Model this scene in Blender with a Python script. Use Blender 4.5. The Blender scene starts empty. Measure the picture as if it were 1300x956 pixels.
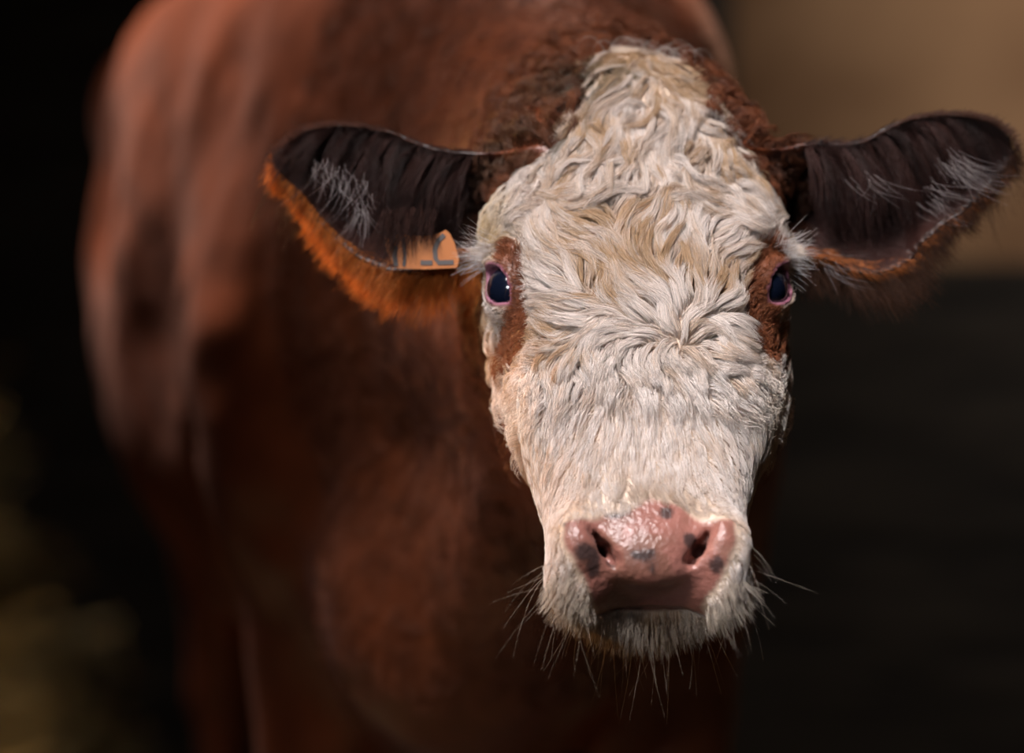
import bpy, math
import numpy as np
from mathutils import Vector, Matrix

rng = np.random.default_rng(7)
S = bpy.context.scene
C = S.collection

# ------------------------------------------------------------------ camera, light, exposure
CAM_Z = 0.95
cam_d = bpy.data.cameras.new('camera'); cam = bpy.data.objects.new('camera', cam_d); C.objects.link(cam)
cam.location = (0, -2.4, CAM_Z); cam.rotation_euler = (math.pi/2, 0, 0)
cam_d.lens = 105; cam_d.sensor_width = 36; cam_d.clip_start = 0.05
cam_d.dof.use_dof = True; cam_d.dof.focus_distance = 2.38; cam_d.dof.aperture_fstop = 2.0
S.camera = cam
S.view_settings.view_transform = 'Standard'; S.view_settings.look = 'None'
S.view_settings.gamma = 1; S.view_settings.use_curve_mapping = False
S.view_settings.exposure = 0.0
S.cycles.use_denoising = True
S.cycles.max_bounces = 6; S.cycles.diffuse_bounces = 4; S.cycles.transparent_max_bounces = 6

W = bpy.data.worlds.new('world'); S.world = W; W.use_nodes = True
bg = W.node_tree.nodes['Background']; bg.inputs[0].default_value = (0.75, 0.85, 1, 1); bg.inputs[1].default_value = 0.008

def area(name, loc, target, size, power, col, size_y=None, spread=180):
    d = bpy.data.lights.new(name, 'AREA'); d.energy = power; d.color = col
    d.shape = 'RECTANGLE'; d.size = size; d.size_y = size_y or size; d.spread = math.radians(spread)
    o = bpy.data.objects.new(name, d); C.objects.link(o); o.location = loc
    o.rotation_euler = (Vector(target) - Vector(loc)).to_track_quat('-Z', 'Y').to_euler()
    return o
area('skylight_front', (-0.50, -1.20, 2.75), (0.11, -0.03, 1.03), 0.85, 4.3, (1.0, 0.95, 0.955), 0.85, 24)
area('muzzle_fill', (-1.1, -3.1, 1.5), (0.12, -0.1, 0.86), 0.8, 0.75, (0.86, 0.92, 1.0), 0.8, 10)  # added fill to brighten the muzzle, no opening stands there
area('skylight_side', (-0.62, 1.40, 2.9), (-0.42, 1.35, 1.5), 0.7, 24, (1.0, 0.79, 0.66), 1.6, 52)
area('barn_lamp', (-1.25, 0.90, 1.40), (-0.11, 0.12, 1.05), 0.2, 0.6, (1.0, 0.48, 0.16), 0.2, 20)
area('heap_fill', (-2.6, -2.3, 2.2), (-0.42, -1.1, 0.85), 0.6, 7, (1.0, 0.76, 0.50), 0.6, 18)  # unseen lamp added to brighten the hay heap
area('back_wall_fill', (2.1, 3.3, 3.1), (2.0, 4.3, 1.6), 0.9, 31, (1.0, 0.82, 0.64), 0.9, 130)  # added lamp that brightens the brown back wall

# ------------------------------------------------------------------ small helpers
def link(o, parent=None):
    C.objects.link(o)
    if parent is not None: o.parent = parent
    return o
def mesh_obj(name, verts, faces, mat, parent=None, smooth=True):
    me = bpy.data.meshes.new(name)
    me.from_pydata([tuple(v) for v in verts], [], [tuple(f) for f in faces]); me.update()
    if smooth: me.polygons.foreach_set('use_smooth', np.ones(len(me.polygons), bool))
    if mat: me.materials.append(mat)
    return link(bpy.data.objects.new(name, me), parent)
def tag(o, label=None, cat=None, kind=None, group=None):
    if label: o['label'] = label
    if cat: o['category'] = cat
    if kind: o['kind'] = kind
    if group: o['group'] = group
    return o
def box(name, lo, hi, mat, parent=None):
    x0, y0, z0 = lo; x1, y1, z1 = hi
    v = [(x0,y0,z0),(x1,y0,z0),(x1,y1,z0),(x0,y1,z0),(x0,y0,z1),(x1,y0,z1),(x1,y1,z1),(x0,y1,z1)]
    f = [(0,3,2,1),(4,5,6,7),(0,1,5,4),(1,2,6,5),(2,3,7,6),(3,0,4,7)]
    return mesh_obj(name, v, f, mat, parent, smooth=False)
def fnum(n, seed):                                   # hash of integer lattice -> 0..1
    x = n[0]*374761393 + n[1]*668265263 + n[2]*2147483647 + seed*974634777
    x = (x ^ (x >> 13)) * 1274126177
    x = x ^ (x >> 16)
    return (x & 0xffff).astype(np.float64) / 65535.0
def vnoise(p, scale, seed=0):                        # value noise, -1..1
    q = np.asarray(p, float) * scale
    i = np.floor(q).astype(np.int64); f = q - i; f = f*f*(3-2*f)
    out = 0
    for a in (0, 1):
        for b in (0, 1):
            for c in (0, 1):
                w = (f[:,0] if a else 1-f[:,0])*(f[:,1] if b else 1-f[:,1])*(f[:,2] if c else 1-f[:,2])
                out = out + w*fnum((i[:,0]+a, i[:,1]+b, i[:,2]+c), seed)
    return out*2-1
def sstep(a, b, x):
    t = np.clip((x-a)/(b-a), 0, 1); return t*t*(3-2*t)
def norm(a): return a/np.maximum(np.linalg.norm(a, axis=-1, keepdims=True), 1e-9)
def curve(xs, ys):                                   # smooth interpolation table
    xs = np.array(xs, float); ys = np.array(ys, float)
    t = np.linspace(xs[0], xs[-1], 400); y = np.interp(t, xs, ys)
    k = np.hanning(41); k /= k.sum()
    yp = np.concatenate([2*y[0]-y[1:21][::-1], y, 2*y[-1]-y[-21:-1][::-1]])
    y2 = np.convolve(yp, k, 'valid')
    return lambda v: np.interp(v, t, y2)

# ------------------------------------------------------------------ materials
def nodes_mat(name):
    m = bpy.data.materials.new(name); m.use_nodes = True
    return m, m.node_tree.nodes, m.node_tree.links, m.node_tree.nodes['Principled BSDF']
def noise_mat(name, c1, c2, scale, rough=0.8, bump=0.0, stretch=(1,1,1), detail=6):
    m, N, L, P = nodes_mat(name)
    tc = N.new('ShaderNodeTexCoord'); mp = N.new('ShaderNodeMapping'); mp.inputs['Scale'].default_value = stretch
    nz = N.new('ShaderNodeTexNoise'); nz.inputs['Scale'].default_value = scale; nz.inputs['Detail'].default_value = detail
    cr = N.new('ShaderNodeValToRGB')
    cr.color_ramp.elements[0].position = .35; cr.color_ramp.elements[1].position = .65
    cr.color_ramp.elements[0].color = (*c1, 1); cr.color_ramp.elements[1].color = (*c2, 1)
    L.new(tc.outputs['Object'], mp.inputs[0]); L.new(mp.outputs[0], nz.inputs['Vector'])
    L.new(nz.outputs[0], cr.inputs[0]); L.new(cr.outputs[0], P.inputs['Base Color'])
    P.inputs['Roughness'].default_value = rough; P.inputs['Specular IOR Level'].default_value = .25
    if bump:
        b = N.new('ShaderNodeBump'); b.inputs['Strength'].default_value = bump; b.inputs['Distance'].default_value = .02
        L.new(nz.outputs[0], b.inputs['Height']); L.new(b.outputs[0], P.inputs['Normal'])
    return m
M_wall = noise_mat('clay_wall', (.15,.085,.05), (.36,.235,.15), 1.6, .95, .3)
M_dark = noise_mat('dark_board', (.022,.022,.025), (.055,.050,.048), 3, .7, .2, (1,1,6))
M_darkwall = noise_mat('dark_wall', (.01,.012,.02), (.02,.022,.03), 2, .9)
M_floor = noise_mat('dirt_floor', (.05,.035,.02), (.14,.095,.05), 7, .95, .5)
M_hay = noise_mat('hay_mass', (.20,.12,.045), (.42,.27,.11), 40, .9, .8, (1,1,3))

def hair_mat(name, rough=.45, translucent=.35, spec=.5, bright=1.0):
    m = bpy.data.materials.new(name); m.use_nodes = True
    N, L = m.node_tree.nodes, m.node_tree.links; N.clear()
    out = N.new('ShaderNodeOutputMaterial'); at = N.new('ShaderNodeAttribute'); at.attribute_name = 'coat'
    P = N.new('ShaderNodeBsdfPrincipled'); P.inputs['Roughness'].default_value = rough
    P.inputs['Specular IOR Level'].default_value = spec
    T = N.new('ShaderNodeBsdfTranslucent'); mx = N.new('ShaderNodeMixShader'); mx.inputs[0].default_value = translucent
    L.new(at.outputs['Color'], P.inputs['Base Color']); L.new(at.outputs['Color'], T.inputs[0])
    L.new(P.outputs[0], mx.inputs[1]); L.new(T.outputs[0], mx.inputs[2]); L.new(mx.outputs[0], out.inputs[0])
    return m
M_hair = hair_mat('pale_hair', .5, .30, .35)
M_redhair = hair_mat('red_hair', .45, .22, .25)
M_fringe = hair_mat('ear_fringe_hair', .5, .5, .3)

def skin_material():
    m, N, L, P = nodes_mat('cow_hide')
    at = N.new('ShaderNodeAttribute'); at.attribute_name = 'coat'
    wet = N.new('ShaderNodeAttribute'); wet.attribute_name = 'wet'
    tc = N.new('ShaderNodeTexCoord')
    nz = N.new('ShaderNodeTexNoise'); nz.inputs['Scale'].default_value = 230; nz.inputs['Detail'].default_value = 3
    n2 = N.new('ShaderNodeTexNoise'); n2.inputs['Scale'].default_value = 26; n2.inputs['Detail'].default_value = 5; n2.inputs['Distortion'].default_value = 1.2
    L.new(tc.outputs['Object'], nz.inputs['Vector']); L.new(tc.outputs['Object'], n2.inputs['Vector'])
    b = N.new('ShaderNodeBump'); b.inputs['Strength'].default_value = .35; b.inputs['Distance'].default_value = .004
    L.new(nz.outputs[0], b.inputs['Height'])
    mr = N.new('ShaderNodeMapRange'); L.new(wet.outputs['Fac'], mr.inputs[0]); mr.inputs[3].default_value = .40; mr.inputs[4].default_value = .30
    L.new(mr.outputs[0], P.inputs['Roughness'])
    mul = N.new('ShaderNodeMixRGB'); mul.blend_type = 'MULTIPLY'; mul.inputs[0].default_value = .45
    cr = N.new('ShaderNodeValToRGB'); cr.color_ramp.elements[0].position = .3; cr.color_ramp.elements[1].position = .7
    cr.color_ramp.elements[0].color = (.45,.4,.38,1); cr.color_ramp.elements[1].color = (1,1,1,1)
    L.new(n2.outputs[0], cr.inputs[0]); L.new(at.outputs['Color'], mul.inputs[1]); L.new(cr.outputs[0], mul.inputs[2])
    L.new(mul.outputs[0], P.inputs['Base Color']); L.new(b.outputs[0], P.inputs['Normal'])
    P.inputs['Specular IOR Level'].default_value = .5
    P.inputs['Sheen Weight'].default_value = .10; P.inputs['Sheen Roughness'].default_value = .4
    P.inputs['Sheen Tint'].default_value = (.9, .6, .55, 1)
    return m
M_skin = skin_material()
def plain(name, col, rough=.5, spec=.5, coat=0):
    m, N, L, P = nodes_mat(name); P.inputs['Base Color'].default_value = (*col, 1)
    P.inputs['Roughness'].default_value = rough; P.inputs['Specular IOR Level'].default_value = spec
    P.inputs['Coat Weight'].default_value = coat; P.inputs['Coat Roughness'].default_value = .03
    return m
M_eye = plain('eye_dark', (.004,.006,.014), .12, .6, 1)
M_hoof = noise_mat('hoof_horn', (.03,.02,.015), (.08,.05,.03), 30, .5)
def tag_mat():
    m, N, L, P = nodes_mat('ear_tag_orange')
    nz = N.new('ShaderNodeTexNoise'); nz.inputs['Scale'].default_value = 160
    cr = N.new('ShaderNodeValToRGB'); cr.color_ramp.elements[0].color = (.36,.10,.02,1); cr.color_ramp.elements[1].color = (.60,.23,.08,1)
    L.new(nz.outputs[0], cr.inputs[0]); L.new(cr.outputs[0], P.inputs['Base Color']); P.inputs['Roughness'].default_value = .4
    return m
M_tag = tag_mat()
M_print = plain('tag_print', (.10,.085,.08), .6)

# ------------------------------------------------------------------ the barn
tag(box('floor', (-4.5,-3.6,-.1), (4.5,4.6,0), M_floor), 'brown earth floor of the barn', kind='structure')
tag(box('wall_back', (-4.5,4.4,0), (4.5,4.6,3.4), M_wall), 'brown clay wall behind the cow', kind='structure')
tag(box('wall_left', (-4.6,-3.6,0), (-4.5,4.6,3.4), M_darkwall), 'dark barn wall', kind='structure')
tag(box('wall_right', (4.5,-3.6,0), (4.6,4.6,3.4), M_darkwall), 'dark barn wall', kind='structure')
tag(box('ceiling', (-4.6,-3.6,3.4), (4.6,4.6,3.5), M_darkwall), 'dark barn ceiling', kind='structure')
def partition(name, x0, x1, y, heights, label):
    e = link(bpy.data.objects.new(name, None)); e.location = ((x0+x1)/2, y, 0)
    tag(e, label, 'partition')
    def part(n, lo, hi, m):
        o = box(n, lo, hi, m); o.parent = e; o.matrix_parent_inverse = Matrix.Translation(-e.location); return o
    k = 0; z = 0.02
    while z + .19 <= heights + .01:
        part('board', (x0, y-.02, z), (x1, y+.02, z+.1945), M_dark); z += .195; k += 1
    for x in np.linspace(x0+.05, x1-.05, 4):
        part('post', (x-.05, y+.02, 0), (x+.05, y+.12, heights+.04), M_dark)
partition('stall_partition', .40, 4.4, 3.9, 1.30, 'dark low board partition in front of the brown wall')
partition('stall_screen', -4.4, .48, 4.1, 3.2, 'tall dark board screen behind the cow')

# ------------------------------------------------------------------ cow: implicit shape
TH = math.radians(28); YAW = math.radians(1.6)
P0 = np.array([0.1044, 0.0, CAM_Z + .0747])
_v = np.array([0, -math.sin(TH), -math.cos(TH)]); _n = np.array([0, -math.cos(TH), math.sin(TH)]); _u = np.array([1., 0, 0])
Rz = np.array([[math.cos(YAW), -math.sin(YAW), 0], [math.sin(YAW), math.cos(YAW), 0], [0, 0, 1]])
HU, HV, HN = Rz@_u, Rz@_v, Rz@_n
HM = np.stack([HU, HV, HN], 1)                       # local -> world columns
def h2w(a): return np.asarray(a, float)@HM.T + P0
def w2h(p): return (np.asarray(p, float) - P0)@HM

vk = [-.275,-.255,-.22,-.18,-.147,-.11,-.075,-.046,-.003,.033,.069,.104,.14,.168,.19,.211,.24,.262,.285,.31]
fW = curve(vk, [.034,.056,.088,.112,.117,.117,.115,.113,.111,.109,.104,.096,.087,.079,.076,.077,.076,.070,.055,.035])
fF = curve([-.275,-.25,-.22,-.18,-.14,-.09,-.03,.03,.09,.14,.18,.205,.235,.262,.285,.31],
           [-.075,-.045,-.028,-.018,-.012,-.006,-.002,-.002,-.006,-.008,-.003,.002,-.006,-.024,-.045,-.07])
fB = curve([-.275,-.2,-.1,0,.06,.12,.17,.2,.24,.28,.31], [-.15,-.21,-.25,-.26,-.235,-.19,-.145,-.125,-.108,-.095,-.085])
fC = curve([-.275,-.2,-.1,-.03,.04,.1,.16,.2,.24,.28,.31], [-.10,-.10,-.09,-.075,-.075,-.075,-.065,-.05,-.05,-.06,-.075])
fE = curve([-.275,-.1,0,.08,.18,.24,.31], [2.2,2.5,2.6,2.3,2.3,2.6,2.4])
def smin(a, b, k):
    h = np.clip(.5+.5*(b-a)/k, 0, 1); return b+(a-b)*h-k*h*(1-h)
def smax(a, b, k): return -smin(-a, -b, k)
def ell(p, c, r):
    q = (p-np.array(c))/np.array(r); k0 = np.sqrt((q*q).sum(1)); 
    k1 = np.sqrt(((q/np.array(r))**2).sum(1)); return k0*(k0-1)/np.maximum(k1, 1e-6)
def cap(p, a, b, ra, rb, sc=None):
    a = np.array(a, float); b = np.array(b, float); 
    if sc is not None: s = np.array(sc); p = p*s; a = a*s; b = b*s
    ab = b-a; t = np.clip(((p-a)@ab)/(ab@ab), 0, 1)
    return np.linalg.norm(p-(a+t[:,None]*ab), axis=1)-(ra+(rb-ra)*t)
EYE_R = .0215
gaze = np.array([.80, .03, .60]); gaze /= np.linalg.norm(gaze)
eye_c = np.array([.1025, -.020, -.046]); eye_vis = eye_c + gaze*EYE_R
def almond(el, a=.0205, b=.0130):
    k = (a*a-b*b)/(2*b); return np.sqrt(el[:,1]**2+(np.abs(el[:,2])+k)**2)-(b+k)
ax_l = np.array([-.42, .86, .30]); ax_l -= gaze*(ax_l@gaze); ax_l /= np.linalg.norm(ax_l); ax_s = np.cross(gaze, ax_l)
EF = np.stack([gaze, ax_l, ax_s], 1)
def eye_local(q):                                    # q: head-local with |u|
    return (q-eye_vis)@EF
def head_f(p):
    h = w2h(p); h[:,0] -= .006*np.exp(-((h[:,1]-.075)/.06)**2); u, v, n = h[:,0], h[:,1], h[:,2]
    w, F, B, c, e = fW(v), fF(v), fB(v), fC(v), fE(v)
    hf = np.maximum(F-c, .01); hb = np.maximum(c-B, .01)
    rel = np.where(n > c, (n-c)/hf, (c-n)/hb)
    ur = np.abs(u)/w
    q = (ur**e+np.abs(rel)**e+1e-9)**(1/e); r = np.sqrt(u*u+(n-c)**2)
    f = r*(1-1/np.maximum(q, .2)); f = np.where(r < .015, -.03, f)
    f = smax(f, v-.264, .045); f = smax(f, -.262-v, .05)
    g = h.copy(); g[:,0] = np.abs(g[:,0])
    f = smin(f, ell(g, (.076,.02,-.15), (.036,.085,.07)), .04)
    f = smin(f, np.linalg.norm(g-eye_c, axis=1)-.0245, .014)
    f = smin(f, ell(g, (.097,-.062,-.043), (.018,.026,.018)), .03)
    f = smin(f, ell(g, (.082,.055,-.055), (.012,.045,.012)), .03)
    # muzzle
    f = smin(f, ell(g, (.056,.222,-.014), (.019,.026,.019)), .012)
    f = smin(f, ell(g, (.0,.234,-.014), (.036,.024,.015)), .02)
    f = smin(f, ell(g, (.052,.248,-.042), (.023,.022,.026)), .02)
    f = smin(f, ell(g, (0,.250,-.078), (.048,.026,.026)), .012)
    f = smax(f, -(cap(g, (-.02,.2665,-.046), (.044,.265,-.052), .0038, .0036)), .004)
    f = smax(f, -(cap(g, (.044,.265,-.052), (.075,.248,-.082), .0036, .003)), .004)
    f = smax(f, -(cap(g, (.052,.202,.008), (.044,.220,.002), .0030, .0042)), .004)
    f = smax(f, -(cap(g, (.044,.220,.001), (.029,.242,-.005), .0042, .0052)), .004)
    f = smax(f, -(cap(g, (.043,.220,-.010), (.031,.239,-.016), .0045, .0055)), .004)
    f = smax(f, -(cap(g, (.037,.230,-.010), (.042,.222,-.040), .006, .007)), .004)
    return f
def eye_carve(p, f):
    g = w2h(p); g[:,0] = np.abs(g[:,0]); el = eye_local(g)
    hole = np.maximum(np.maximum(almond(el), -el[:,0]-.02), (EYE_R-.0022)-np.linalg.norm(g-eye_c, axis=1))
    return smax(f, -hole, .002)
def px(x, y, Y):                                     # measured outline -> metres at depth Y
    s = .000633*(2.4+Y)/2.4; return ((x-650)*s, CAM_Z+(478-y)*s)
EY = .11
def ear_tables(top, bot):
    t = np.array([px(a, b, EY) for a, b in top]); b = np.array([px(a, c, EY) for a, c in bot])
    t = t[np.argsort(t[:,0])]; b = b[np.argsort(b[:,0])]
    return t, b
earL = ear_tables([(343,205),(350,190),(362,178),(388,161),(429,155),(461,157),(494,164),(527,178),(551,187),(578,192),(640,196)],
                  [(343,207),(350,226),(362,240),(383,258),(402,282),(429,311),(461,334),(489,345),(524,348),(546,344),(580,330),(640,320)])
earR = ear_tables([(980,190),(1042,178),(1070,181),(1097,177),(1127,159),(1154,148),(1192,142),(1225,143),(1257,150),(1282,166),(1290,180),(1293,190)],
                  [(980,320),(1050,332),(1075,345),(1116,350),(1154,338),(1170,312),(1197,291),(1225,272),(1252,247),(1276,223),(1288,207),(1293,192)])
def ear_coords(p, E, side):
    t, b = E; x = p[:,0]
    top = np.interp(x, t[:,0], t[:,1]); bot = np.interp(x, b[:,0], b[:,1])
    mid = (top+bot)/2; half = np.maximum((top-bot)/2, .002)
    q = (p[:,2]-mid)/half
    tip = (t[0,0] if side < 0 else t[-1,0]); base = .1044+side*.12
    e = np.clip((x-base)/(tip-base), 0, 1)
    return q, half, e, tip
def ear_f(p, E, side):
    q, half, e, tip = ear_coords(p, E, side)
    depth = (.030+.045*(1-e))*np.clip(half/.05, 0, 1)
    yc = EY+.012+.02*e - .018 + depth*(1-np.clip(np.abs(q), 0, 1.2)**2) - .010*np.clip(-q, 0, 1)*(1-e)
    th = .0055+.004*(1-e)
    d2 = (np.abs(q)-1)*half*.8
    d3 = side*(p[:,0]-tip)
    f = smax(np.abs(p[:,1]-yc)*.75-th, np.maximum(d2, d3), .008)
    return smax(f, side*(base_cut(side)-p[:,0]), .01)
def base_cut(side): return .1044+side*.085
AX0 = np.array([-.02, .95]); AX1 = np.array([-.35, 2.45])
adir = (AX1-AX0)/np.linalg.norm(AX1-AX0); anrm = np.array([adir[1], -adir[0]])
tW = curve([-.35,-.2,0,.3,.7,1.0,1.3,1.5,1.62], [.15,.23,.285,.335,.40,.385,.33,.27,.16])
tT = curve([-.35,-.2,0,.3,.7,1.1,1.35,1.5,1.62], [1.30,1.40,1.49,1.50,1.51,1.51,1.49,1.44,1.36])
tB = curve([-.35,-.2,0,.3,.7,1.1,1.35,1.5,1.62], [.78,.66,.60,.57,.55,.60,.72,.82,.92])
LEGS = [(-.21,1.02,-1),( .17,1.0,1),(-.45,2.33,-1),(-.12,2.42,1)]
def body_f(p):
    d = p[:,:2]-AX0; t = d@adir; x = d@anrm; z = p[:,2]
    w, T, B = tW(t), tT(t), tB(t)
    zc = .62*T+.38*B; rel = np.where(z > zc, (z-zc)/(T-zc), (zc-z)/(zc-B))
    e = np.where(z > zc, 2.9, 2.1)
    q = (np.abs(x/w)**e+np.abs(rel)**e+1e-9)**(1/e); r = np.sqrt(x*x+(z-zc)**2)
    f = r*(1-1/np.maximum(q, .2)); f = np.where(r < .05, -.1, f)
    f = smax(f, -.32-t, .12); f = smax(f, t-1.60, .15)
    # shoulder blade ridge, shoulder, hip hooks
    f = smin(f, cap(p, (-.28,1.05,1.05), (-.16,1.12,1.44), .08, .05), .09)
    f = smin(f, ell(p, (-.24,.95,.93), (.12,.17,.21)), .08)
    f = smin(f, ell(p, (.20,.93,.93), (.11,.17,.21)), .08)
    f = smin(f, cap(p, (-.42,1.5,1.25), (-.30,1.42,1.46), .06, .05), .10)
    f = smin(f, cap(p, (-.56,2.18,1.38), (-.36,2.2,1.44), .07, .07), .10)
    f = smin(f, cap(p, (-.05,.70,.70), (-.03,1.0,.68), .14, .18), .12)
    f = smax(f, -ell(p, (-.68,1.62,1.22), (.16,.27,.15)), .10)
    # neck, crest, dewlap
    f = smin(f, cap(p, (.102,.17,1.02), (-.01,.85,1.08), .125, .25, (1.12,1,.9)), .10)
    f = smin(f, cap(p, (.098,.20,1.14), (-.04,.95,1.38), .085, .12), .10)
    f = smin(f, cap(p, (.09,.24,.86), (-.02,.72,.72), .06, .13), .10)
    for lx, ly, s in LEGS:
        back = ly > 2
        k = (lx+.01*s, ly+(.07 if back else -.02), .47 if back else .42); a = (lx, ly+(.05 if back else 0), .12)
        f = smin(f, cap(p, (lx, ly-(.04 if back else 0), .80), k, .13 if back else .11, .055), .08)
        f = smin(f, cap(p, k, a, .048, .038), .04)
        f = smin(f, cap(p, a, (lx, ly-.03, .05), .042, .048), .03)
    f = smin(f, cap(p, (-.375,2.56,1.42), (-.41,2.66,1.0), .035, .02), .03)
    f = smin(f, cap(p, (-.41,2.66,1.0), (-.41,2.62,.55), .02, .035), .03)
    return f
def cow_f(p):
    p = np.asarray(p, float)
    f = np.full(len(p), 1.0)
    f = body_f(p)
    f = f + .010*vnoise(p, 7.0, 3)*sstep(.45, .8, p[:,1]) + .004*vnoise(p, 19., 4)*sstep(.3, .6, p[:,1])
    t_ = (p[:,:2]-AX0)@adir
    st = np.stack([(t_*.8+p[:,2]*.6)*8.5, (-t_*.6+p[:,2]*.8)*2.2, p[:,0]*1.5], 1)
    f = f + .013*vnoise(st, 1.0, 14)*sstep(.6, .9, p[:,1])*sstep(.5, .8, p[:,2])
    m = (p[:,1] < .55) & (p[:,2] > .55)
    if m.any():
        q = p[m]; hf = head_f(q)
        for E, s in ((earL, -1), (earR, 1)):
            hf = smin(hf, ear_f(q, E, s), .022)
        f[m] = eye_carve(q, smin(f[m], hf, .035))
    return f
def grad(fn, p, e=.0012):
    f0 = fn(p); g = np.empty_like(p)
    for i in range(3):
        q = p.copy(); q[:,i] += e; g[:,i] = (fn(q)-f0)/e
    return f0, norm(g)

def axis(*seg):
    out = [seg[0][0]]
    for a, b, h in seg:
        n = max(1, int(round((b-a)/h))); out += list(a+(b-a)*np.arange(1, n+1)/n)
    return np.array(out)
gx = axis((-.95,-.40,.022), (-.40,-.02,.005), (-.02,.23,.0028), (.23,.56,.005), (.56,.62,.02))
gy = axis((-.30,.10,.0028), (.10,.34,.006), (.34,2.90,.022))
gz = axis((-.02,.62,.02), (.62,.74,.006), (.74,1.14,.0028), (1.14,1.32,.004), (1.32,1.70,.02))
def pad(a, k=4):
    r = (-(len(a)-1)) % k
    return np.concatenate([a, a[-1]+(a[-1]-a[-2])*np.arange(1, r+1)])
gx, gy, gz = pad(gx), pad(gy), pad(gz)
def surface():
    K = 4; nx, ny, nz = len(gx), len(gy), len(gz)
    cx, cy, cz = gx[::K], gy[::K], gz[::K]
    P = np.stack(np.meshgrid(cx, cy, cz, indexing='ij'), -1).reshape(-1, 3)
    cf = cow_f(P).reshape(len(cx), len(cy), len(cz))
    # coarse cells near the surface
    dx = np.diff(cx)[:,None,None]; dy = np.diff(cy)[None,:,None]; dz = np.diff(cz)[None,None,:]
    dg = np.sqrt(dx*dx+dy*dy+dz*dz)
    mn = np.full(dg.shape, 9.); mx_ = np.full(dg.shape, -9.)
    for a in (0, 1):
        for b in (0, 1):
            for c in (0, 1):
                s = cf[a:a+len(cx)-1, b:b+len(cy)-1, c:c+len(cz)-1]
                mn = np.minimum(mn, s); mx_ = np.maximum(mx_, s)
    act = (mn < dg*1.1+.006) & (mx_ > -dg*1.1-.006)
    full = np.repeat(np.repeat(np.repeat(cf[:-1,:-1,:-1] < 0, K, 0), K, 1), K, 2)
    full = np.pad(full, ((0,1),(0,1),(0,1)), mode='edge')
    F = np.where(full, -1., 1.).astype(np.float32)
    I = np.argwhere(act)
    need = np.zeros((nx, ny, nz), bool)
    for a in range(K+1):
        for b in range(K+1):
            for c in range(K+1):
                need[I[:,0]*K+a, I[:,1]*K+b, I[:,2]*K+c] = True
    J = np.argwhere(need)
    for k in range(0, len(J), 400000):
        j = J[k:k+400000]
        F[j[:,0], j[:,1], j[:,2]] = cow_f(np.stack([gx[j[:,0]], gy[j[:,1]], gz[j[:,2]]], 1))
    ins = F < 0
    cnt = np.zeros((nx-1, ny-1, nz-1), np.int8)
    for a in (0, 1):
        for b in (0, 1):
            for c in (0, 1):
                cnt += ins[a:nx-1+a, b:ny-1+b, c:nz-1+c]
    cell = (cnt > 0) & (cnt < 8)
    ci = np.argwhere(cell); vid = np.full(cell.shape, -1, np.int64); vid[cell] = np.arange(len(ci))
    acc = np.zeros((len(ci), 3)); num = np.zeros(len(ci)); G = (gx, gy, gz)
    corners = [(a, b, c) for a in (0, 1) for b in (0, 1) for c in (0, 1)]
    for A in corners:
        for ax in range(3):
            if A[ax]: continue
            Bc = list(A); Bc[ax] = 1
            ia = ci+np.array(A); ib = ci+np.array(Bc)
            fa = F[ia[:,0], ia[:,1], ia[:,2]].astype(float); fb = F[ib[:,0], ib[:,1], ib[:,2]].astype(float)
            x = (fa < 0) != (fb < 0)
            t = np.where(x, fa/np.where(x, fa-fb, 1), 0)
            pa = np.stack([G[i][ia[:,i]] for i in range(3)], 1); pb = np.stack([G[i][ib[:,i]] for i in range(3)], 1)
            acc += np.where(x[:,None], pa+(pb-pa)*t[:,None], 0); num += x
    V = acc/num[:,None]
    f0, g = grad(cow_f, V); V = V-g*np.clip(f0, -.004, .004)[:,None]*.9
    quads = []
    for ax in range(3):
        o1, o2 = [(1,2),(2,0),(0,1)][ax]
        lo = [slice(None)]*3; hi = [slice(None)]*3; lo[ax] = slice(0, -1); hi[ax] = slice(1, None)
        a = ins[tuple(lo)]; b = ins[tuple(hi)]
        e = np.argwhere(a != b)
        e = e[(e[:,o1] > 0) & (e[:,o2] > 0) & (e[:,o1] < F.shape[o1]-1) & (e[:,o2] < F.shape[o2]-1)]
        def at(d1, d2):
            k = e.copy(); k[:,o1] += d1; k[:,o2] += d2; return vid[k[:,0], k[:,1], k[:,2]]
        q = np.stack([at(-1,-1), at(0,-1), at(0,0), at(-1,0)], 1)
        flip = ~a[e[:,0], e[:,1], e[:,2]]
        q[flip] = q[flip][:,::-1]
        quads.append(q)
    Q = np.concatenate(quads); Q = Q[(Q >= 0).all(1)]
    return V, Q
V, Q = surface()

# ------------------------------------------------------------------ coat pattern (in the head's own coordinates)
WHORL = np.array([.030, .052])
def white_mask(h):
    u, v, n = h[:,0], h[:,1], h[:,2]
    l = np.interp(v, [-.26,-.225,-.20,-.165,-.145,-.125,-.105,-.085,.3], [.020,.036,.044,.050,.062,.085,.118,.16,.2])
    r = np.interp(v, [-.26,-.225,-.20,-.165,-.145,-.125,-.105,-.085,.3], [.042,.050,.056,.068,.084,.104,.124,.16,.2])
    w = np.where(u < 0, u+l, r-u) + .006*vnoise(h, 60, 11)
    nb = n - np.interp(v, [-.26,-.1,0,.1,.2,.3], [-.075,-.075,-.105,-.115,-.12,-.16]) + .006*vnoise(h, 50, 12)
    return np.minimum(w, nb)
def nose_mask(h):
    u, v, n = h[:,0], h[:,1], h[:,2]
    au = np.abs(u)
    wn = np.interp(v, [.19,.205,.225,.245,.26,.28], [.036,.066,.068,.059,.047,.034])
    top = .202-.010*np.cos(np.clip(au/.06, 0, 1)*math.pi)+.006*vnoise(h, 55, 21)
    m = np.minimum(wn-au+.004*vnoise(h, 90, 22), v-top)
    return np.where(n < -.052, -.01, m)
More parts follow.
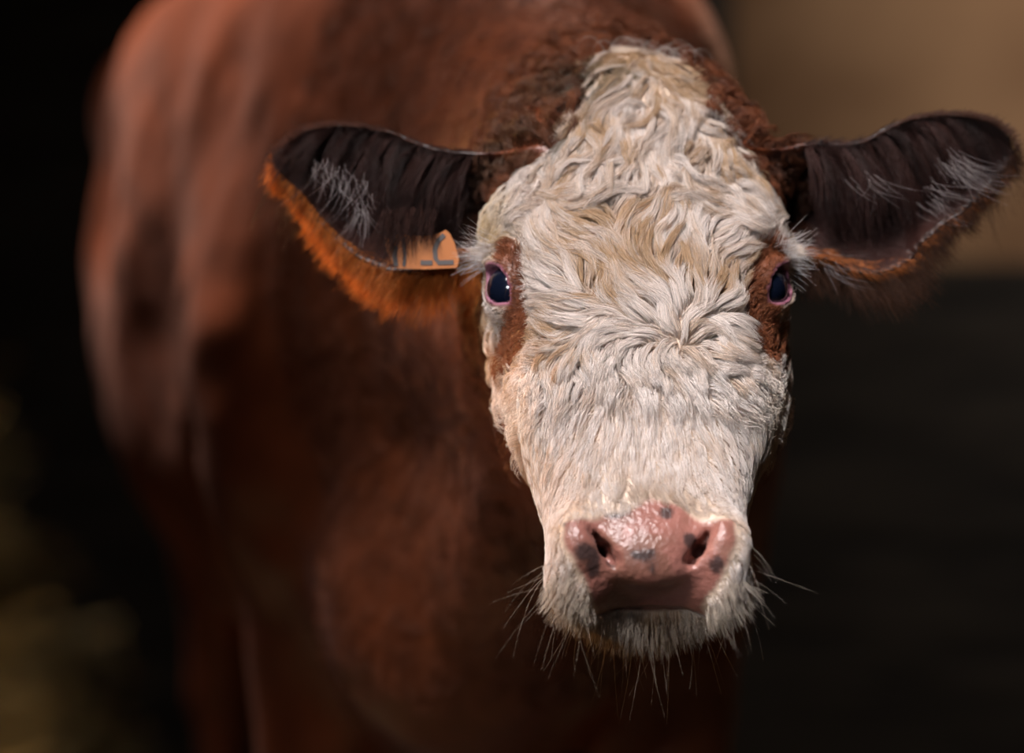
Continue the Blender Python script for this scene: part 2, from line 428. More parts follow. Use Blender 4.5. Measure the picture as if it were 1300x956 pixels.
def eye_patch(h):
    q = h[:,:2].copy(); right = h[:,0] > 0; q[:,0] = np.abs(q[:,0])
    def seg(a, b, ra, rb):
        a = np.array(a); ab = np.array(b)-a; t = np.clip(((q-a)@ab)/(ab@ab), 0, 1)
        r = ra+(rb-ra)*t; return 1-np.linalg.norm(q-a-t[:,None]*ab, axis=1)/r
    L = np.maximum(seg((.1075,-.043), (.098,-.005), .011, .008), seg((.098,-.005), (.1035,.031), .008, .0125))
    R = np.maximum(seg((.1095,-.041), (.099,-.009), .016, .014), seg((.099,-.009), (.099,.028), .014, .020))
    m = np.where(right, R, L)+.18*vnoise(h, 90, 31)
    return np.where(h[:,2] < -.085, -1, m)
RED = np.array([.175, .042, .013]); DKRED = np.array([.038, .012, .009]); CREAM = np.array([.80, .70, .58]); TAN = np.array([.50, .33, .17])
PINK = np.array([.35, .145, .115])
def is_ear(p):
    return ((p[:,0] < .1044-.135) | (p[:,0] > .1044+.140)) & (p[:,1] < .23) & (p[:,2] > .96) & (p[:,2] < 1.22)
def coat(p):
    h = w2h(p); n = len(p); head = p[:,1] < .28
    col = RED*(1+.30*vnoise(p, 5, 1)[:,None]+.15*vnoise(p, 16, 2)[:,None])
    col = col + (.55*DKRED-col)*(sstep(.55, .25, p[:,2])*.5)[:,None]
    er = is_ear(p); col[er] = DKRED*.5
    w = white_mask(h); k = sstep(-.003, .003, w)*head*(~er)
    white = CREAM*(.92+.08*vnoise(p, 30, 5)[:,None])*np.array([1,.90,.84]); dk = sstep(.108, .122, np.abs(h[:,0]))*sstep(-.165, -.14, h[:,1])*sstep(.02, -.02, h[:,1])*(p[:,1] < .17); col = col+(DKRED*.8-col)*dk[:,None]
    col = col+(white-col)*k[:,None]
    ep = sstep(0, .25, eye_patch(h))*head; col = col+(np.array([.22,.065,.025])-col)*ep[:,None]
    nm = nose_mask(h); k = sstep(-.002, .004, nm)*head
    nose = PINK*(1+.22*vnoise(p, 40, 6)[:,None]); nose = nose*np.array([1, 1, 1])
    nose = nose+(np.array([.17,.085,.055])-nose)*(.55*sstep(.0, .7, vnoise(h, 38, 23)+.5*vnoise(h, 110, 24)))[:,None]
    sp = vnoise(h, 75, 8)+.6*vnoise(h, 160, 9)
    hot = np.zeros(n)
    for (a, b, r) in ((-.034,.197,.011),(-.026,.203,.008),(.012,.205,.008),(.030,.226,.007),(-.052,.236,.009),(-.046,.248,.007),(.050,.246,.008),(-.031,.242,.006)):
        hot = np.maximum(hot, 1-np.hypot(h[:,0]-a, h[:,1]-b)/r)
    spot = sstep(.05, .5, hot+.25*sp) + .8*sstep(.72, 1.0, sp)
    nose = nose+(np.array([.045,.03,.03])-nose)*np.clip(spot, 0, .9)[:,None]
    col = col+(nose-col)*k[:,None]
    g = h.copy(); g[:,0] = np.abs(g[:,0]); el = eye_local(g)
    rim = almond(el); lid = sstep(.012, .006, rim)*(np.abs(el[:,0]) < .02)*head*.75; col = col+(np.array([.16,.06,.035])-col)*lid[:,None]
    rk = sstep(.0036, .0018, rim)*(np.abs(el[:,0]) < .02)*head
    col = col+(np.array([.30,.11,.16])-col)*rk[:,None]
    return np.clip(col, .002, .95), np.clip(k+rk, 0, 1)

cow = link(bpy.data.objects.new('cow', None)); cow.location = (-.18, 1.4, 0)
tag(cow, 'red-brown cow with curly white face and orange ear tag', 'cow')
PINV = Matrix.Translation(-cow.location)
def adopt(o, parent=None):
    o.parent = parent or cow
    if parent is None: o.matrix_parent_inverse = PINV
    return o
me = bpy.data.meshes.new('body')
me.vertices.add(len(V)); me.vertices.foreach_set('co', V.astype(np.float32).ravel())
me.loops.add(len(Q)*4); me.loops.foreach_set('vertex_index', Q.astype(np.int32).ravel())
me.polygons.add(len(Q)); me.polygons.foreach_set('loop_start', np.arange(0, len(Q)*4, 4, dtype=np.int32))
me.update(calc_edges=True); me.validate()
me.polygons.foreach_set('use_smooth', np.ones(len(me.polygons), bool))
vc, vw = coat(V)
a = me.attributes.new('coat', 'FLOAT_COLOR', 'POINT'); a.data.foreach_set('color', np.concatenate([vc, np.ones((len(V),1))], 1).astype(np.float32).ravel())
a = me.attributes.new('wet', 'FLOAT', 'POINT'); a.data.foreach_set('value', vw.astype(np.float32))
me.materials.append(M_skin)
body = adopt(link(bpy.data.objects.new('body', me)))
print('body', len(V), len(Q))

# eyes
def uv_sphere(c, r, nu=32, nv=20):
    vs = []; fs = []
    for i in range(nv+1):
        t = math.pi*i/nv
        for j in range(nu):
            p = 2*math.pi*j/nu; vs.append((c[0]+r*math.sin(t)*math.cos(p), c[1]+r*math.sin(t)*math.sin(p), c[2]+r*math.cos(t)))
    for i in range(nv):
        for j in range(nu): fs.append((i*nu+j, (i+1)*nu+j, (i+1)*nu+(j+1)%nu, i*nu+(j+1)%nu))
    return vs, fs
for s in (-1, 1):
    c = h2w(eye_c*np.array([s,1,1])); v_, f_ = uv_sphere(c, EYE_R)
    tag(adopt(mesh_obj('eye', v_, f_, M_eye)), 'glossy blue-black eye')
for lx, ly, s in LEGS:                               # hooves
    vs = []; fs = []; n = 14
    for z, r in ((0,.068),(.045,.062),(.085,.052)):
        for j in range(n):
            t = 2*math.pi*j/n; vs.append((lx+r*math.cos(t), ly-.035+r*1.15*math.sin(t), z))
    for k in range(2):
        for j in range(n): fs.append((k*n+j, k*n+(j+1)%n, (k+1)*n+(j+1)%n, (k+1)*n+j))
    fs += [tuple(range(n))[::-1], tuple(range(2*n, 3*n))]
    adopt(mesh_obj('hoof', vs, fs, M_hoof))

# ------------------------------------------------------------------ hair
tri = np.concatenate([Q[:,[0,1,2]], Q[:,[0,2,3]]]); ta, tb, tc_ = V[tri[:,0]], V[tri[:,1]], V[tri[:,2]]
tcr = np.cross(tb-ta, tc_-ta); tarea = np.linalg.norm(tcr, axis=1)/2; tnrm = norm(tcr); tcen = (ta+tb+tc_)/3; tH = w2h(tcen)
def sample(weight, n):
    p = tarea*weight; p = p/p.sum(); i = rng.choice(len(p), n, p=p)
    a, b = rng.random(n), rng.random(n); s = a+b > 1; a[s], b[s] = 1-a[s], 1-b[s]
    return ta[i]+(tb[i]-ta[i])*a[:,None]+(tc_[i]-ta[i])*b[:,None], tnrm[i]
def head_ears(p):
    f = head_f(p)
    for E, s in ((earL, -1), (earR, 1)): f = smin(f, ear_f(p, E, s), .03)
    return f
def grow(root, nrm, d0, length, npts, height, wave, lam, phase, fn, spin=None):
    """centre lines that creep over the surface, waving sideways"""
    N = len(root); pts = np.empty((N, npts, 3)); pts[:,0] = root; p = root.copy(); n = nrm.copy(); d = norm(d0-(d0*n).sum(1)[:,None]*n)
    ds = length/(npts-1)
    for i in range(1, npts):
        s = i/(npts-1)
        ang = wave*np.cos(2*math.pi*(s*length)/lam+phase)*min(1, s*2.5)
        if spin is not None: ang = ang+spin*s*s
        b = np.cross(n, d); t = d*np.cos(ang)[:,None]+b*np.sin(ang)[:,None]
        p = p+t*ds[:,None]
        f0, g = grad(fn, p); h = height*math.sin(math.pi*min(1, .12+s*.75))
        p = p+g*(h-f0)[:,None]*.85
        n = g; d = norm(d-(d*n).sum(1)[:,None]*n); pts[:,i] = p
    return pts
def nearest(a, b, k=1500):
    out = np.empty(len(a), int)
    for i in range(0, len(a), k):
        x = a[i:i+k]; d = (x*x).sum(1)[:,None]-2*x@b.T+(b*b).sum(1)[None]; out[i:i+k] = d.argmin(1)
    return out
def strands_from(centres, croot, root, clump=.75, jitter=.002, trim=(.7, 1.0), fn=None, minh=.0006):
    idx = nearest(root, croot); cp = centres[idx]; N, K, _ = cp.shape
    s = np.linspace(0, 1, K)[None,:,None]
    off = (root-croot[idx])[:,None]*(1-clump*s**.8)
    j = rng.normal(0, jitter, (N, 1, 3))*s + rng.normal(0, jitter*.35, (N, K, 3))*s
    P = cp+off+j
    tr = rng.uniform(*trim, N)
    x = np.linspace(0, 1, K)[None]*tr[:,None]*(K-1); i0 = np.clip(np.floor(x).astype(int), 0, K-2); fr = (x-i0)[...,None]
    r = np.arange(N)[:,None]; P = P[r, i0]*(1-fr)+P[r, i0+1]*fr
    if fn is not None:
        q = P[:,1:].reshape(-1, 3); f0, g = grad(fn, q); q = q+g*np.clip(minh-f0, 0, .02)[:,None]
        P[:,1:] = q.reshape(N, K-1, 3)
    return P, idx
def hair(name, P, radius, col, mat, label=None, tip=.25, parent=None):
    q = w2h(P.reshape(-1, 3)); q[:,0] = np.abs(q[:,0]); el = eye_local(q)
    bad = (almond(el) < -.0005) & (el[:,0] > -.02) & (el[:,0] < .03)
    keep = ~bad.reshape(P.shape[:2]).any(1); P = P[keep]
    col = np.broadcast_to(col, (len(keep), 3))[keep]
    if np.ndim(radius): radius = radius[keep]
    N, K, _ = P.shape
    hc = bpy.data.hair_curves.new(name); hc.add_curves([K]*N)
    hc.position_data.foreach_set('vector', P.astype(np.float32).ravel())
    rad = np.broadcast_to(np.asarray(radius, float).reshape(-1, 1), (N, 1))*(1-(1-tip)*np.linspace(0, 1, K)[None]**1.5)
    a = hc.attributes.get('radius') or hc.attributes.new('radius', 'FLOAT', 'POINT'); a.data.foreach_set('value', rad.astype(np.float32).ravel())
    a = hc.attributes.new('coat', 'FLOAT_COLOR', 'CURVE')
    a.data.foreach_set('color', np.concatenate([np.clip(col, .002, .95), np.ones((N,1))], 1).astype(np.float32).ravel())
    hc.materials.append(mat)
    o = adopt(link(bpy.data.objects.new(name, hc))); o['kind'] = 'stuff'
    if label: o['label'] = label
    return o
def local_dir(h, du, dv): return du[:,None]*HU+dv[:,None]*HV

front = (tcen[:,1] < .26)
wm = white_mask(tH); nm_ = nose_mask(tH); ep_ = eye_patch(tH)
gabs = tH.copy(); gabs[:,0] = np.abs(gabs[:,0]); elt = eye_local(gabs)
eyehole = (almond(elt) < .0035) & (np.abs(elt[:,0]) < .03)
ear_t = is_ear(tcen)
inner = (tH[:,1] > .202) & (tH[:,1] < .245) & (np.abs(tH[:,0]) < .052)
face_ok = front & (wm > 0) & (nm_ < -.001) & ~eyehole & ~ear_t & ~inner & ((tH[:,2] > -.13) | (tH[:,1] > .15))
def flow(h):
    """direction of the hair on the face in (u, v)"""
    u, v = h[:,0], h[:,1]
    a = np.stack([u-WHORL[0], v-WHORL[1]], 1); r = np.maximum(np.linalg.norm(a, axis=1), 1e-4)
    rad = a/r[:,None]
    down = norm(np.stack([u*1.6, np.full_like(u, .25)], 1))
    k = sstep(.02, .11, v)[:,None]
    d = rad*(1-k)+down*k*1.2
    top = norm(np.stack([u*1.6+.06*vnoise(h, 25, 41), np.full_like(u, .22)], 1))
    kt = sstep(-.055, -.100, v+.030*vnoise(h, 17, 42))[:,None]
    return norm(d*(1-kt)+top*kt)
def face_colour(h, rnd, cr):
    n = len(h); u, v = h[:,0], h[:,1]
    tan = .30+.45*vnoise(h, 32, 51)+.35*vnoise(h, 85, 52)
    tan = tan*(.40+.60*sstep(.10, .03, v)) + .30*sstep(-.18, -.22, v)*(u > -.03) + (cr-.5)*.55 + (rnd-.5)*.35
    tan = np.clip(tan, 0, 1)
    tan = np.clip(tan*1.15+.20*sstep(.09, .04, v), 0, 1)
    base = np.array([.87,.785,.735])
    col = base+(np.array([.55,.36,.21])-base)*(tan**1.2)[:,None]
    yel = sstep(-.085, -.115, u)*sstep(.0, -.05, v)*.42 + .35*sstep(.07,.10,np.abs(u))*sstep(.05,.09,v)*sstep(.2,.14,v)*(.5+.5*vnoise(h, 40, 53))
    col = col+(np.array([.62,.48,.24])-col)*np.clip(yel, 0, 1)[:,None]
    nb = sstep(.165, .195, v)*sstep(.05, .02, np.abs(u))*(.45+.55*vnoise(h, 60, 58)); col = col+(np.array([.36,.23,.13])-col)*np.clip(nb, 0, .75)[:,None]
    d1 = np.hypot((u+.034)/.032, (v+.222)/.022); d2 = np.hypot((u+.073)/.026, (v+.150)/.020)
    dirt = np.clip(1.25-np.minimum(d1, d2)+.5*vnoise(h, 120, 54), 0, 1)*.85
    col = col+(np.array([.11,.085,.05])-col)*dirt[:,None]
    ep = sstep(-.05, .12, eye_patch(h)+.12*(rnd-.5)); col = col+(np.array([.24,.075,.028])-col)*ep[:,None]
    return col
def stream(root, nrm, length, npts, height, fn, seed, amp=1.0, amp2=.5, bias=None):
    """centre lines that follow a smoothly swirling direction field over the face"""
    N = len(root); pts = np.empty((N, npts, 3)); pts[:,0] = root; p = root.copy(); n = nrm.copy(); ds = length/(npts-1); prev = None
    for i in range(1, npts):
        s = i/(npts-1); h = w2h(p); fl = flow(h)
        am = 1-.65*sstep(.05, .11, h[:,1])
        a = am*(amp*vnoise(h, 26, seed)+amp2*vnoise(h, 62, seed+1))
        if bias is not None: a = a+bias
        c_, s_ = np.cos(a), np.sin(a)
        d = local_dir(h, fl[:,0]*c_-fl[:,1]*s_, fl[:,0]*s_+fl[:,1]*c_)
        d = norm(d-(d*n).sum(1)[:,None]*n)
        if prev is not None: d = norm(d*.55+prev*.45)
        prev = d; p = p+d*ds[:,None]
        f0, g = grad(fn, p); hh = height*math.sin(math.pi*min(1, .15+s*.72))
        p = p+g*(hh-f0)[:,None]*.9; n = g; pts[:,i] = p
    return pts
def tone(col, lo=.62, hi=1.12):
    r = rng.random(len(col)); return col*(lo+(hi-lo)*r**.7)[:,None]
def eye_near(h):
    g = h.copy(); g[:,0] = np.abs(g[:,0]); d = np.minimum(np.linalg.norm(g-eye_vis, axis=1), np.linalg.norm((g-np.array([.100,.022,-.035]))*np.array([1,.8,1]), axis=1)+.004); return np.clip((d-.016)/.040, .22, 1)
def face_hair():
    # forehead: long wavy hair in swirling locks
    wt = face_ok*sstep(.12, .06, tH[:,1])*(1-.85*sstep(.080, .100, np.abs(tH[:,0]))*(tH[:,1] > -.09))
    cr, cn = sample(wt, 1500); h = w2h(cr)
    L = (.034+.020*rng.random(len(h)))*(1-.45*sstep(.03, .08, h[:,1]))
    L = L*(1-.5*sstep(.065, .095, np.abs(h[:,0])))
    lift = .006+.006*(.5+.5*vnoise(h, 70, 61))+.003*rng.random(len(h))
    ed = eye_near(h); L = L*ed; lift = lift*ed
    cen = stream(cr, cn, L, 12, lift, head_f, 71, 1.15, .75, rng.normal(0, .22, len(h)))
    ro, rn = sample(wt, 62000); P, idx = strands_from(cen, cr, ro, .38, .0011, (.45, 1.0), head_f)
    cl = rng.random(len(cr)); col = tone(face_colour(w2h(ro), rng.random(len(ro)), cl[idx]))
    hair('forehead_hair', P, rng.uniform(.00013, .00028, len(ro)), col, M_hair, 'wavy cream and tan forehead hair')
    # forelock falling from the poll
    wt = face_ok*sstep(-.075, -.12, tH[:,1])*sstep(.105, .075, np.abs(tH[:,0]))
    cr, cn = sample(wt, 380); h = w2h(cr)
    L = (.022+.070*rng.random(len(h))**1.3)*(1-.5*sstep(.02, .07, np.abs(h[:,0]-.01)))
    cen = stream(cr, cn, L, 16, .008+.008*rng.random(len(h)), head_f, 83, 1.0, .9, rng.normal(0, .35, len(h)))
    ro, rn = sample(wt, 17000); P, idx = strands_from(cen, cr, ro, .62, .0013, (.5, 1.0), head_f)
    cl = rng.random(len(cr)); col = tone(face_colour(w2h(ro), rng.random(len(ro)), cl[idx]))
    hair('forelock', P, rng.uniform(.00013, .00028, len(ro)), col, M_hair, 'long cream forelock falling from the poll')
    # cheeks, bridge of the nose, jaw: shorter, straighter
    wt = face_ok*(.25+sstep(.03, .09, tH[:,1])+sstep(.075, .095, np.abs(tH[:,0])))*(tH[:,1] > -.15)
    cr, cn = sample(wt, 2400); h = w2h(cr)
    L = (.018+.010*rng.random(len(h)))*(1-.5*sstep(.14, .19, h[:,1]))
    ed = eye_near(h); L = L*ed
    cen = stream(cr, cn, L, 8, (.0030+.0022*rng.random(len(h))*(1-sstep(.15, .19, h[:,1])))*ed, head_f, 91, .75, .5, rng.normal(0, .12, len(h)))
    ro, rn = sample(wt, 56000); P, idx = strands_from(cen, cr, ro, .4, .0006, (.5, 1.0), head_f, .0004)
    cl = rng.random(len(cr)); col = tone(face_colour(w2h(ro), rng.random(len(ro)), cl[idx]), .68, 1.12)
    hair('cheek_hair', P, rng.uniform(.00012, .00024, len(ro)), col, M_hair, 'short cream hair of the cheeks and nose')
face_hair()

def red_hair():
    t_h = tH
    wt = (tcen[:,1] < .75)*((wm <= .004) | ~front)*(~ear_t)*(tcen[:,2] > .62)*((front & (t_h[:,1] < -.03))*9+(~front)*1.0+.3)*(tcen[:,0] > -.35)*(~eyehole)
    cr, cn = sample(wt, 2200); h = w2h(cr)
    d = np.stack([cr[:,0]-.10, np.full(len(cr), .15), -.10*np.ones(len(cr))], 1)+rng.normal(0, .12, (len(cr), 3))
    nearh = sstep(.35, .1, cr[:,1])
    cen = grow(cr, cn, d, .020+.012*rng.random(len(cr)), 10, (.006+.004*nearh*rng.random(len(cr)))+.010*sstep(-.10, -.14, h[:,1])*(cr[:,1] < .25)*rng.random(len(cr)), rng.uniform(.9, 1.7, len(cr)),
               rng.uniform(.016, .026, len(cr)), rng.uniform(0, 6.28, len(cr)), cow_f, rng.normal(0, 1.6, len(cr)))
    ro, rn = sample(wt, 42000); P, idx = strands_from(cen, cr, ro, .7, .0014, (.6, 1), None)
    cl = rng.random(len(cr))[idx]; hh = w2h(ro)
    col = np.array([.165,.052,.022])*(.45+.85*cl+.3*rng.random(len(ro)))[:,None]
    dk = sstep(.100, .118, np.abs(hh[:,0]))*sstep(-.165, -.14, hh[:,1])*(ro[:,1] < .17); col = col*(1-.72*dk)[:,None]
    d1 = np.hypot((hh[:,0]+.060)/.045, (hh[:,1]+.205)/.032); d2 = np.hypot((hh[:,0]+.092)/.040, (hh[:,1]+.155)/.034)
    dirt = np.clip(1.3-np.minimum(d1, d2), 0, 1)*(.4+.5*cl); col = col+(np.array([.062,.042,.026])-col)*dirt[:,None]
    hair('poll_and_neck_hair', P, rng.uniform(.00018, .0003, len(ro)), col, M_redhair, 'curly red-brown hair of the poll and neck')
red_hair()

def ear_hair():
    for E, s in ((earL, -1), (earR, 1)):
        on = ear_t & ((tcen[:,0]-.1044)*s > 0)
        q, half, e, tip = ear_coords(tcen, E, s)
        facing = tnrm[:,1] < 0
        # short fur over the whole ear, outwards to the tip
        ro, rn = sample(on*1.0, 9000); n = len(ro); qq, hh, ee, _ = ear_coords(ro, E, s)
        d = np.stack([np.full(n, s*.9), np.zeros(n), -.25+.3*qq], 1)+rng.normal(0, .2, (n, 3))
        L = .006+.005*rng.random(n); t = np.linspace(0, 1, 5)[None,:,None]
        P = ro[:,None]+(norm(d)[:,None]*t+rn[:,None]*(.45*t-.25*t*t))*L[:,None,None]
        col = np.array([.030,.011,.008])*(.6+.8*rng.random(n))[:,None]
        red = (qq < -.8)[:,None]; col = np.where(red, np.array([.33,.10,.025])*(.6+.8*rng.random(n))[:,None], col)  # lower rim fur orange: back light put into its colour
        hair('ear_fur', P, .00022, col, M_redhair, 'short dark brown ear fur')
        # long dark hair hanging from the upper half across the opening
        wt = on*facing*(q > .0)*(q < .95)*sstep(.95, .75, e)
        cr, cn = sample(wt, 260); ro, rn = sample(wt, 7000)
        n = len(cr); K = 9; t = np.linspace(0, 1, K)[None,:,None]
        L = .034+.030*rng.random(n)
        d = np.stack([s*(.25+.8*rng.random(n)), -.30+.25*rng.normal(0, 1, n), -.3-.6*rng.random(n)], 1)
        cen = cr[:,None]+norm(d)[:,None]*t*L[:,None,None]+np.array([-s*.12, .12, -.55])*(t*t)*L[:,None,None]
        P, idx = strands_from(cen, cr, ro, .35, .0045, (.35, 1))
        cl = rng.random(n)[idx]
        col = np.array([.034,.013,.010])*(.2+1.4*cl+.5*rng.random(len(cl)))[:,None]
        hair('inner_ear_hair', P, .0002, col, M_redhair, 'long dark hair hanging in the ear')
        # white wisps
        spots = [(408,212),(418,214),(432,220),(452,228),(455,262),(461,268)] if s < 0 else [(1196,208),(1206,204),(1218,206),(1230,214),(1186,240),(1178,258),(1212,214),(1096,230),(1050,335)]
        Ps = []
        for (a, b) in spots:
            x, z = px(a, b, EY-.01); m = 13
            o = np.array([x, EY-.012, z])+rng.normal(0, .0055, (m, 3))
            bend = rng.normal(0, .5, (m, 1, 1))+(-.3 if s < 0 else .3)
            dd = norm(np.array([(.1 if s < 0 else .75), -.35, -.8])+rng.normal(0, .15, (m, 3)))
            L = rng.uniform(.014, .036, m)[:,None,None]; t = np.linspace(0, 1, 7)[None,:,None]
            Ps.append(o[:,None]+dd[:,None]*t*L+np.array([1., 0, .3])*bend*t*t*L)
        P = np.concatenate(Ps); hair('ear_wisp', P, .00013, np.array([.48,.40,.385])*(.6+.4*rng.random(len(P)))[:,None], M_hair, 'pale wisps of hair in the ear')
        # fringe of the lower edge; left one coloured as if lit orange from behind
        n = 7500 if s < 0 else 4500
        E_b = E[1]; xx = rng.uniform(min(E_b[0,0], E_b[-1,0]), max(E_b[0,0], E_b[-1,0]), n)
        xx = xx[(xx-.1044)*s > .128]; n = len(xx)
        zz = np.interp(xx, E_b[:,0], E_b[:,1]); ee = np.clip((xx-.1044)*s/.3, 0, 1)
        o = np.stack([xx, np.full(n, EY-.005)+rng.normal(0, .005, n)+.02*ee, zz+rng.uniform(-.001, .010, n)], 1)
        clx = vnoise(np.stack([xx, xx*0, xx*0], 1), 90, 77)
        d = np.stack([s*(.55*ee-.05)+.35*clx, -.05+rng.normal(0, .25, n), -.9+rng.normal(0, .12, n)], 1); d[:,0] += rng.normal(0, .22, n)
        L = rng.uniform(.6, 1.25, n)*(.012+.020*sstep(1.0, .6, ee))*(1+.35*clx)
        t = np.linspace(0, 1, 6)[None,:,None]
        P = o[:,None]+norm(d)[:,None]*t*L[:,None,None]+np.array([.25*s, 0, -.1])*(rng.normal(.3, .5, n)[:,None,None])*t*t*L[:,None,None]
        col = (np.array([.62,.20,.035]) if s < 0 else np.array([.10,.042,.022]))*(.55+.7*rng.random(n))[:,None]
        hair('ear_fringe', P, .0002, col, M_fringe, 'fringe along the lower ear edge, orange backlight put into its colour' if s < 0 else 'dark brown fringe along the lower ear edge')
        # fine rim on the upper edge
        n = 1800; E_t = E[0]; xx = rng.uniform(E_t[0,0], E_t[-1,0], n); xx = xx[(xx-.1044)*s > .12]; n = len(xx)
        zz = np.interp(xx, E_t[:,0], E_t[:,1])
        o = np.stack([xx, np.full(n, EY+.005)+rng.normal(0, .004, n), zz-.003], 1)
        d = norm(np.stack([s*.7*np.ones(n), rng.normal(0, .2, n), .5+rng.normal(0, .2, n)], 1)); L = rng.uniform(.004, .010, n)
        P = o[:,None]+d[:,None]*np.linspace(0, 1, 4)[None,:,None]*L[:,None,None]
        hair('ear_rim_hair', P, .00018, np.array([.09,.035,.022])*(.5+rng.random(n))[:,None], M_redhair)
ear_hair()

def lashes_whiskers():
    for s in (-1, 1):
        n = 170
        o = np.stack([rng.uniform(.099, .121, n), rng.uniform(-.060, -.048, n), rng.uniform(-.060, -.035, n)], 1)
        o[:,0] *= s; p = h2w(o); f0, g = grad(head_f, p); p = p-g*(f0+.001)[:,None]
        d = np.stack([s*(.75+.3*rng.random(n)), -.25+rng.normal(0, .2, n), .10+rng.normal(0, .35, n)], 1)
        d = norm(norm(d)+g*.35); L = rng.uniform(.010, .036, n); t = np.linspace(0, 1, 7)[None,:,None]
        P = p[:,None]+d[:,None]*t*L[:,None,None]+np.array([0, 0, .25])*rng.normal(0, .8, (n, 1, 1))*t*t*L[:,None,None]
        hair('eyelashes', P, .00017, np.array([.80,.72,.68])*(.75+.3*rng.random(n))[:,None], M_hair, 'pale eyelashes')
    # chin and lip hair
    ok = front & (tH[:,1] > .245) & (nm_ < 0) & (tcen[:,2] < .80)
    ro, rn = sample(ok*1.0, 3800); n = len(ro)
    d = norm(np.array([0, -.1, -1.])+rn*.45+np.stack([(ro[:,0]-.108)*5, np.zeros(n), np.zeros(n)], 1)+rng.normal(0, .2, (n, 3)))
    L = rng.uniform(.006, .018, n); t = np.linspace(0, 1, 6)[None,:,None]
    P = ro[:,None]+d[:,None]*t*L[:,None,None]
    hair('lip_hair', P, .00017, np.array([.70,.60,.50])*(.6+.5*rng.random(n))[:,None], M_hair, 'short pale hair of the lips')
    ok = front & (tH[:,1] > .225) & (nm_ < -.004) & ((tcen[:,2] < .785) | (np.abs(tH[:,0]) > .07)) & (tH[:,2] > -.13)
    ro, rn = sample(ok*1.0, 110); n = len(ro)
    d = norm(rn*.8+np.array([0, -.1, -.6])+rng.normal(0, .25, (n, 3)))
    L = rng.uniform(.015, .045, n); t = np.linspace(0, 1, 9)[None,:,None]
    P = ro[:,None]+d[:,None]*t*L[:,None,None]+(np.array([0, 0, -.45])+rng.normal(0, .22, (n, 1, 3)))*t*t*L[:,None,None]
    hair('whiskers', P, .0001, np.array([.75,.64,.52])*(.4+.6*rng.random(n))[:,None], M_hair, 'long sparse chin whiskers')
    # stray curls on top of the poll
    n = 34; u = rng.uniform(-.02, .055, n)
    o = h2w(np.stack([u, np.full(n, -.235), np.full(n, -.05)], 1)); f0, g = grad(head_f, o); o = o-g*f0[:,None]
    t = np.linspace(0, 1, 12)[None,:]; R = rng.uniform(.006, .013, (n, 1)); ph = rng.uniform(-.6, .6, (n, 1)); turn = rng.uniform(2.5, 4.8, (n, 1))*np.sign(rng.normal(.6, 1, (n, 1)))
    x = R*(1-np.cos(turn*t))*np.sign(turn); z = R*np.sin(np.abs(turn)*t)*1.3+.006*t
    P = np.stack([o[:,0:1]+x, o[:,1:2]+rng.normal(0, .3, (n, 1))*.02*t, o[:,2:3]+.006+z], 2)
    hair('poll_curls', P, .00013, np.array([.8,.72,.66])*(.6+.4*rng.random(n))[:,None], M_hair, 'fine stray curls on top of the poll')
lashes_whiskers()

# ------------------------------------------------------------------ ear tag
TY = EY-.030
def tp(a, b, dy=0): x, z = px(a, b, TY); return (x, TY+dy, z)
out = [(488,300),(491,318),(498,334),(505,341),(540,342),(580,340),(583,330),(577,308),(571,296),(566,292),(558,296),(540,300),(510,298)]
n = len(out)
vs = [tp(a, b, -.001) for a, b in out]+[tp(a, b, .0014) for a, b in out]
fs = [tuple(range(n)), tuple(range(2*n-1, n-1, -1))]+[(i, i+n, (i+1) % n+n, (i+1) % n) for i in range(n)]
tg = adopt(mesh_obj('ear_tag', vs, fs, M_tag, smooth=False)); tag(tg, 'orange plastic ear tag with grey print')
n = 420; a_ = rng.uniform(486, 556, n); b_ = rng.uniform(262, 292, n)
o_ = np.array([tp(x, y, -.006+.003*rng.normal()) for x, y in zip(a_, b_)]); grp = np.sin(a_*.45)
d_ = norm(np.stack([-.15+.35*grp+rng.normal(0, .12, n), rng.normal(0, .05, n), -np.ones(n)], 1)); L_ = rng.uniform(.018, .040, n)*np.where(a_ > 528, .55, 1)
t_ = np.linspace(0, 1, 7)[None,:,None]
hair('ear_forehair', o_[:,None]+d_[:,None]*t_*L_[:,None,None]+np.array([.3, 0, 0])*(t_*t_)*(L_*rng.normal(-.2, .3, n))[:,None,None], .0002,
     np.array([.045,.017,.012])*(.3+1.1*rng.random(n))[:,None], M_redhair, 'dark strands hanging over the ear tag')
def strip(pts, w):
    vs = []; fs = []
    for i, (a, b) in enumerate(pts):
        a0, b0 = pts[max(0, i-1)]; a1, b1 = pts[min(len(pts)-1, i+1)]
        dx, dy = a1-a0, b1-b0; l = math.hypot(dx, dy); nx_, ny_ = -dy/l*w/2, dx/l*w/2
        vs += [tp(a+nx_, b+ny_, -.0016), tp(a-nx_, b-ny_, -.0016)]
    for i in range(len(pts)-1): fs.append((2*i, 2*i+1, 2*i+3, 2*i+2))
    return vs, fs
for pts, w in (([(534,333.5),(549,333.5)], 6), ([(564,298),(556,306),(552,317),(553,328),(557,333.5),(576,333)], 6),
               ([(503,338),(501,326),(503,312)], 6), ([(512,302),(514,322),(513,338)], 4)):
    v_, f_ = strip(pts, w); o = mesh_obj('tag_print', v_, f_, M_print, smooth=False); o.parent = tg

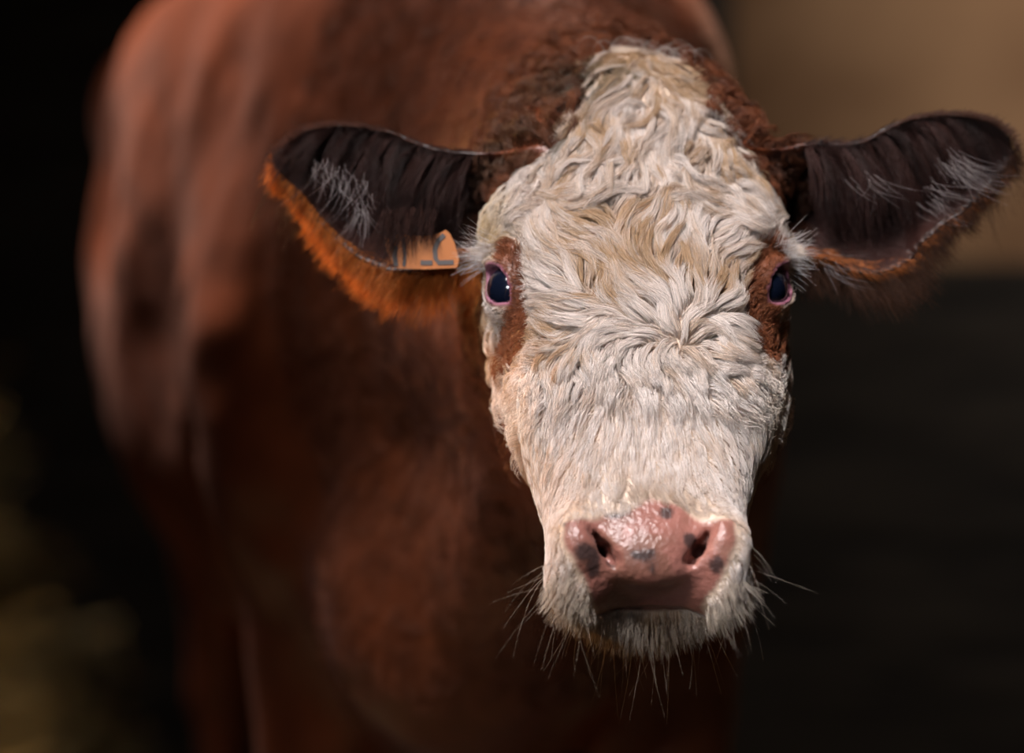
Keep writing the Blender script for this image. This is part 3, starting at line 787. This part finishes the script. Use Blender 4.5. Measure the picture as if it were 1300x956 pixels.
# ------------------------------------------------------------------ hay heaps at the feed passage
def heap(name, cx, cy, rx, ry, H, seed, label):
    nu, nv = 56, 26; vs = []; 
    R = np.linspace(1, 0, nv)
    P = np.array([[r*math.cos(2*math.pi*j/nu), r*math.sin(2*math.pi*j/nu), 0] for r in R for j in range(nu)])
    r = np.hypot(P[:,0], P[:,1]); z = H*(1-r**1.35)
    nz = vnoise(P+seed, 3.1, seed)*.04+vnoise(P+seed, 9, seed+1)*.015
    z = np.maximum(z+nz*np.clip(1-r, 0, .4)*2, 0)
    vs = np.stack([P[:,0]*rx*(1+nz), P[:,1]*ry*(1+nz), z+.001], 1)
    fs = [(k*nu+j, k*nu+(j+1) % nu, (k+1)*nu+(j+1) % nu, (k+1)*nu+j) for k in range(nv-2) for j in range(nu)]
    fs += [tuple((nv-2)*nu+j for j in range(nu))]
    e = link(bpy.data.objects.new(name, None)); e.location = (cx, cy, 0); tag(e, label, 'hay')
    mesh_obj('hay_mound', vs, fs, M_hay, e)
    n = 14000; i = rng.integers(0, nu*(nv-2), n); o = vs[i]+rng.normal(0, .012, (n, 3)); o[:,2] = np.maximum(o[:,2], .004)
    d = norm(rng.normal(0, 1, (n, 3))*np.array([1, 1, .55])); L = rng.uniform(.02, .06, n)
    t = np.linspace(-.5, .5, 4)[None,:,None]; Pp = o[:,None]+d[:,None]*t*L[:,None,None]; Pp[...,2] = np.maximum(Pp[...,2], .002)
    hc = bpy.data.hair_curves.new('hay_stalks'); hc.add_curves([4]*n); hc.position_data.foreach_set('vector', Pp.astype(np.float32).ravel())
    a = hc.attributes.get('radius') or hc.attributes.new('radius', 'FLOAT', 'POINT'); a.data.foreach_set('value', np.full(n*4, .0011, np.float32))
    a = hc.attributes.new('coat', 'FLOAT_COLOR', 'CURVE'); c = np.array([.46,.31,.12])*(.5+.7*rng.random(n))[:,None]
    a.data.foreach_set('color', np.concatenate([c, np.ones((n,1))], 1).astype(np.float32).ravel()); hc.materials.append(M_fringe)
    s = link(bpy.data.objects.new('hay_stalks', hc), e); s['kind'] = 'stuff'
heap('hay_heap', -.43, -1.05, .55, .42, 1.16, 5, 'tall heap of loose tan hay in front of the cow')
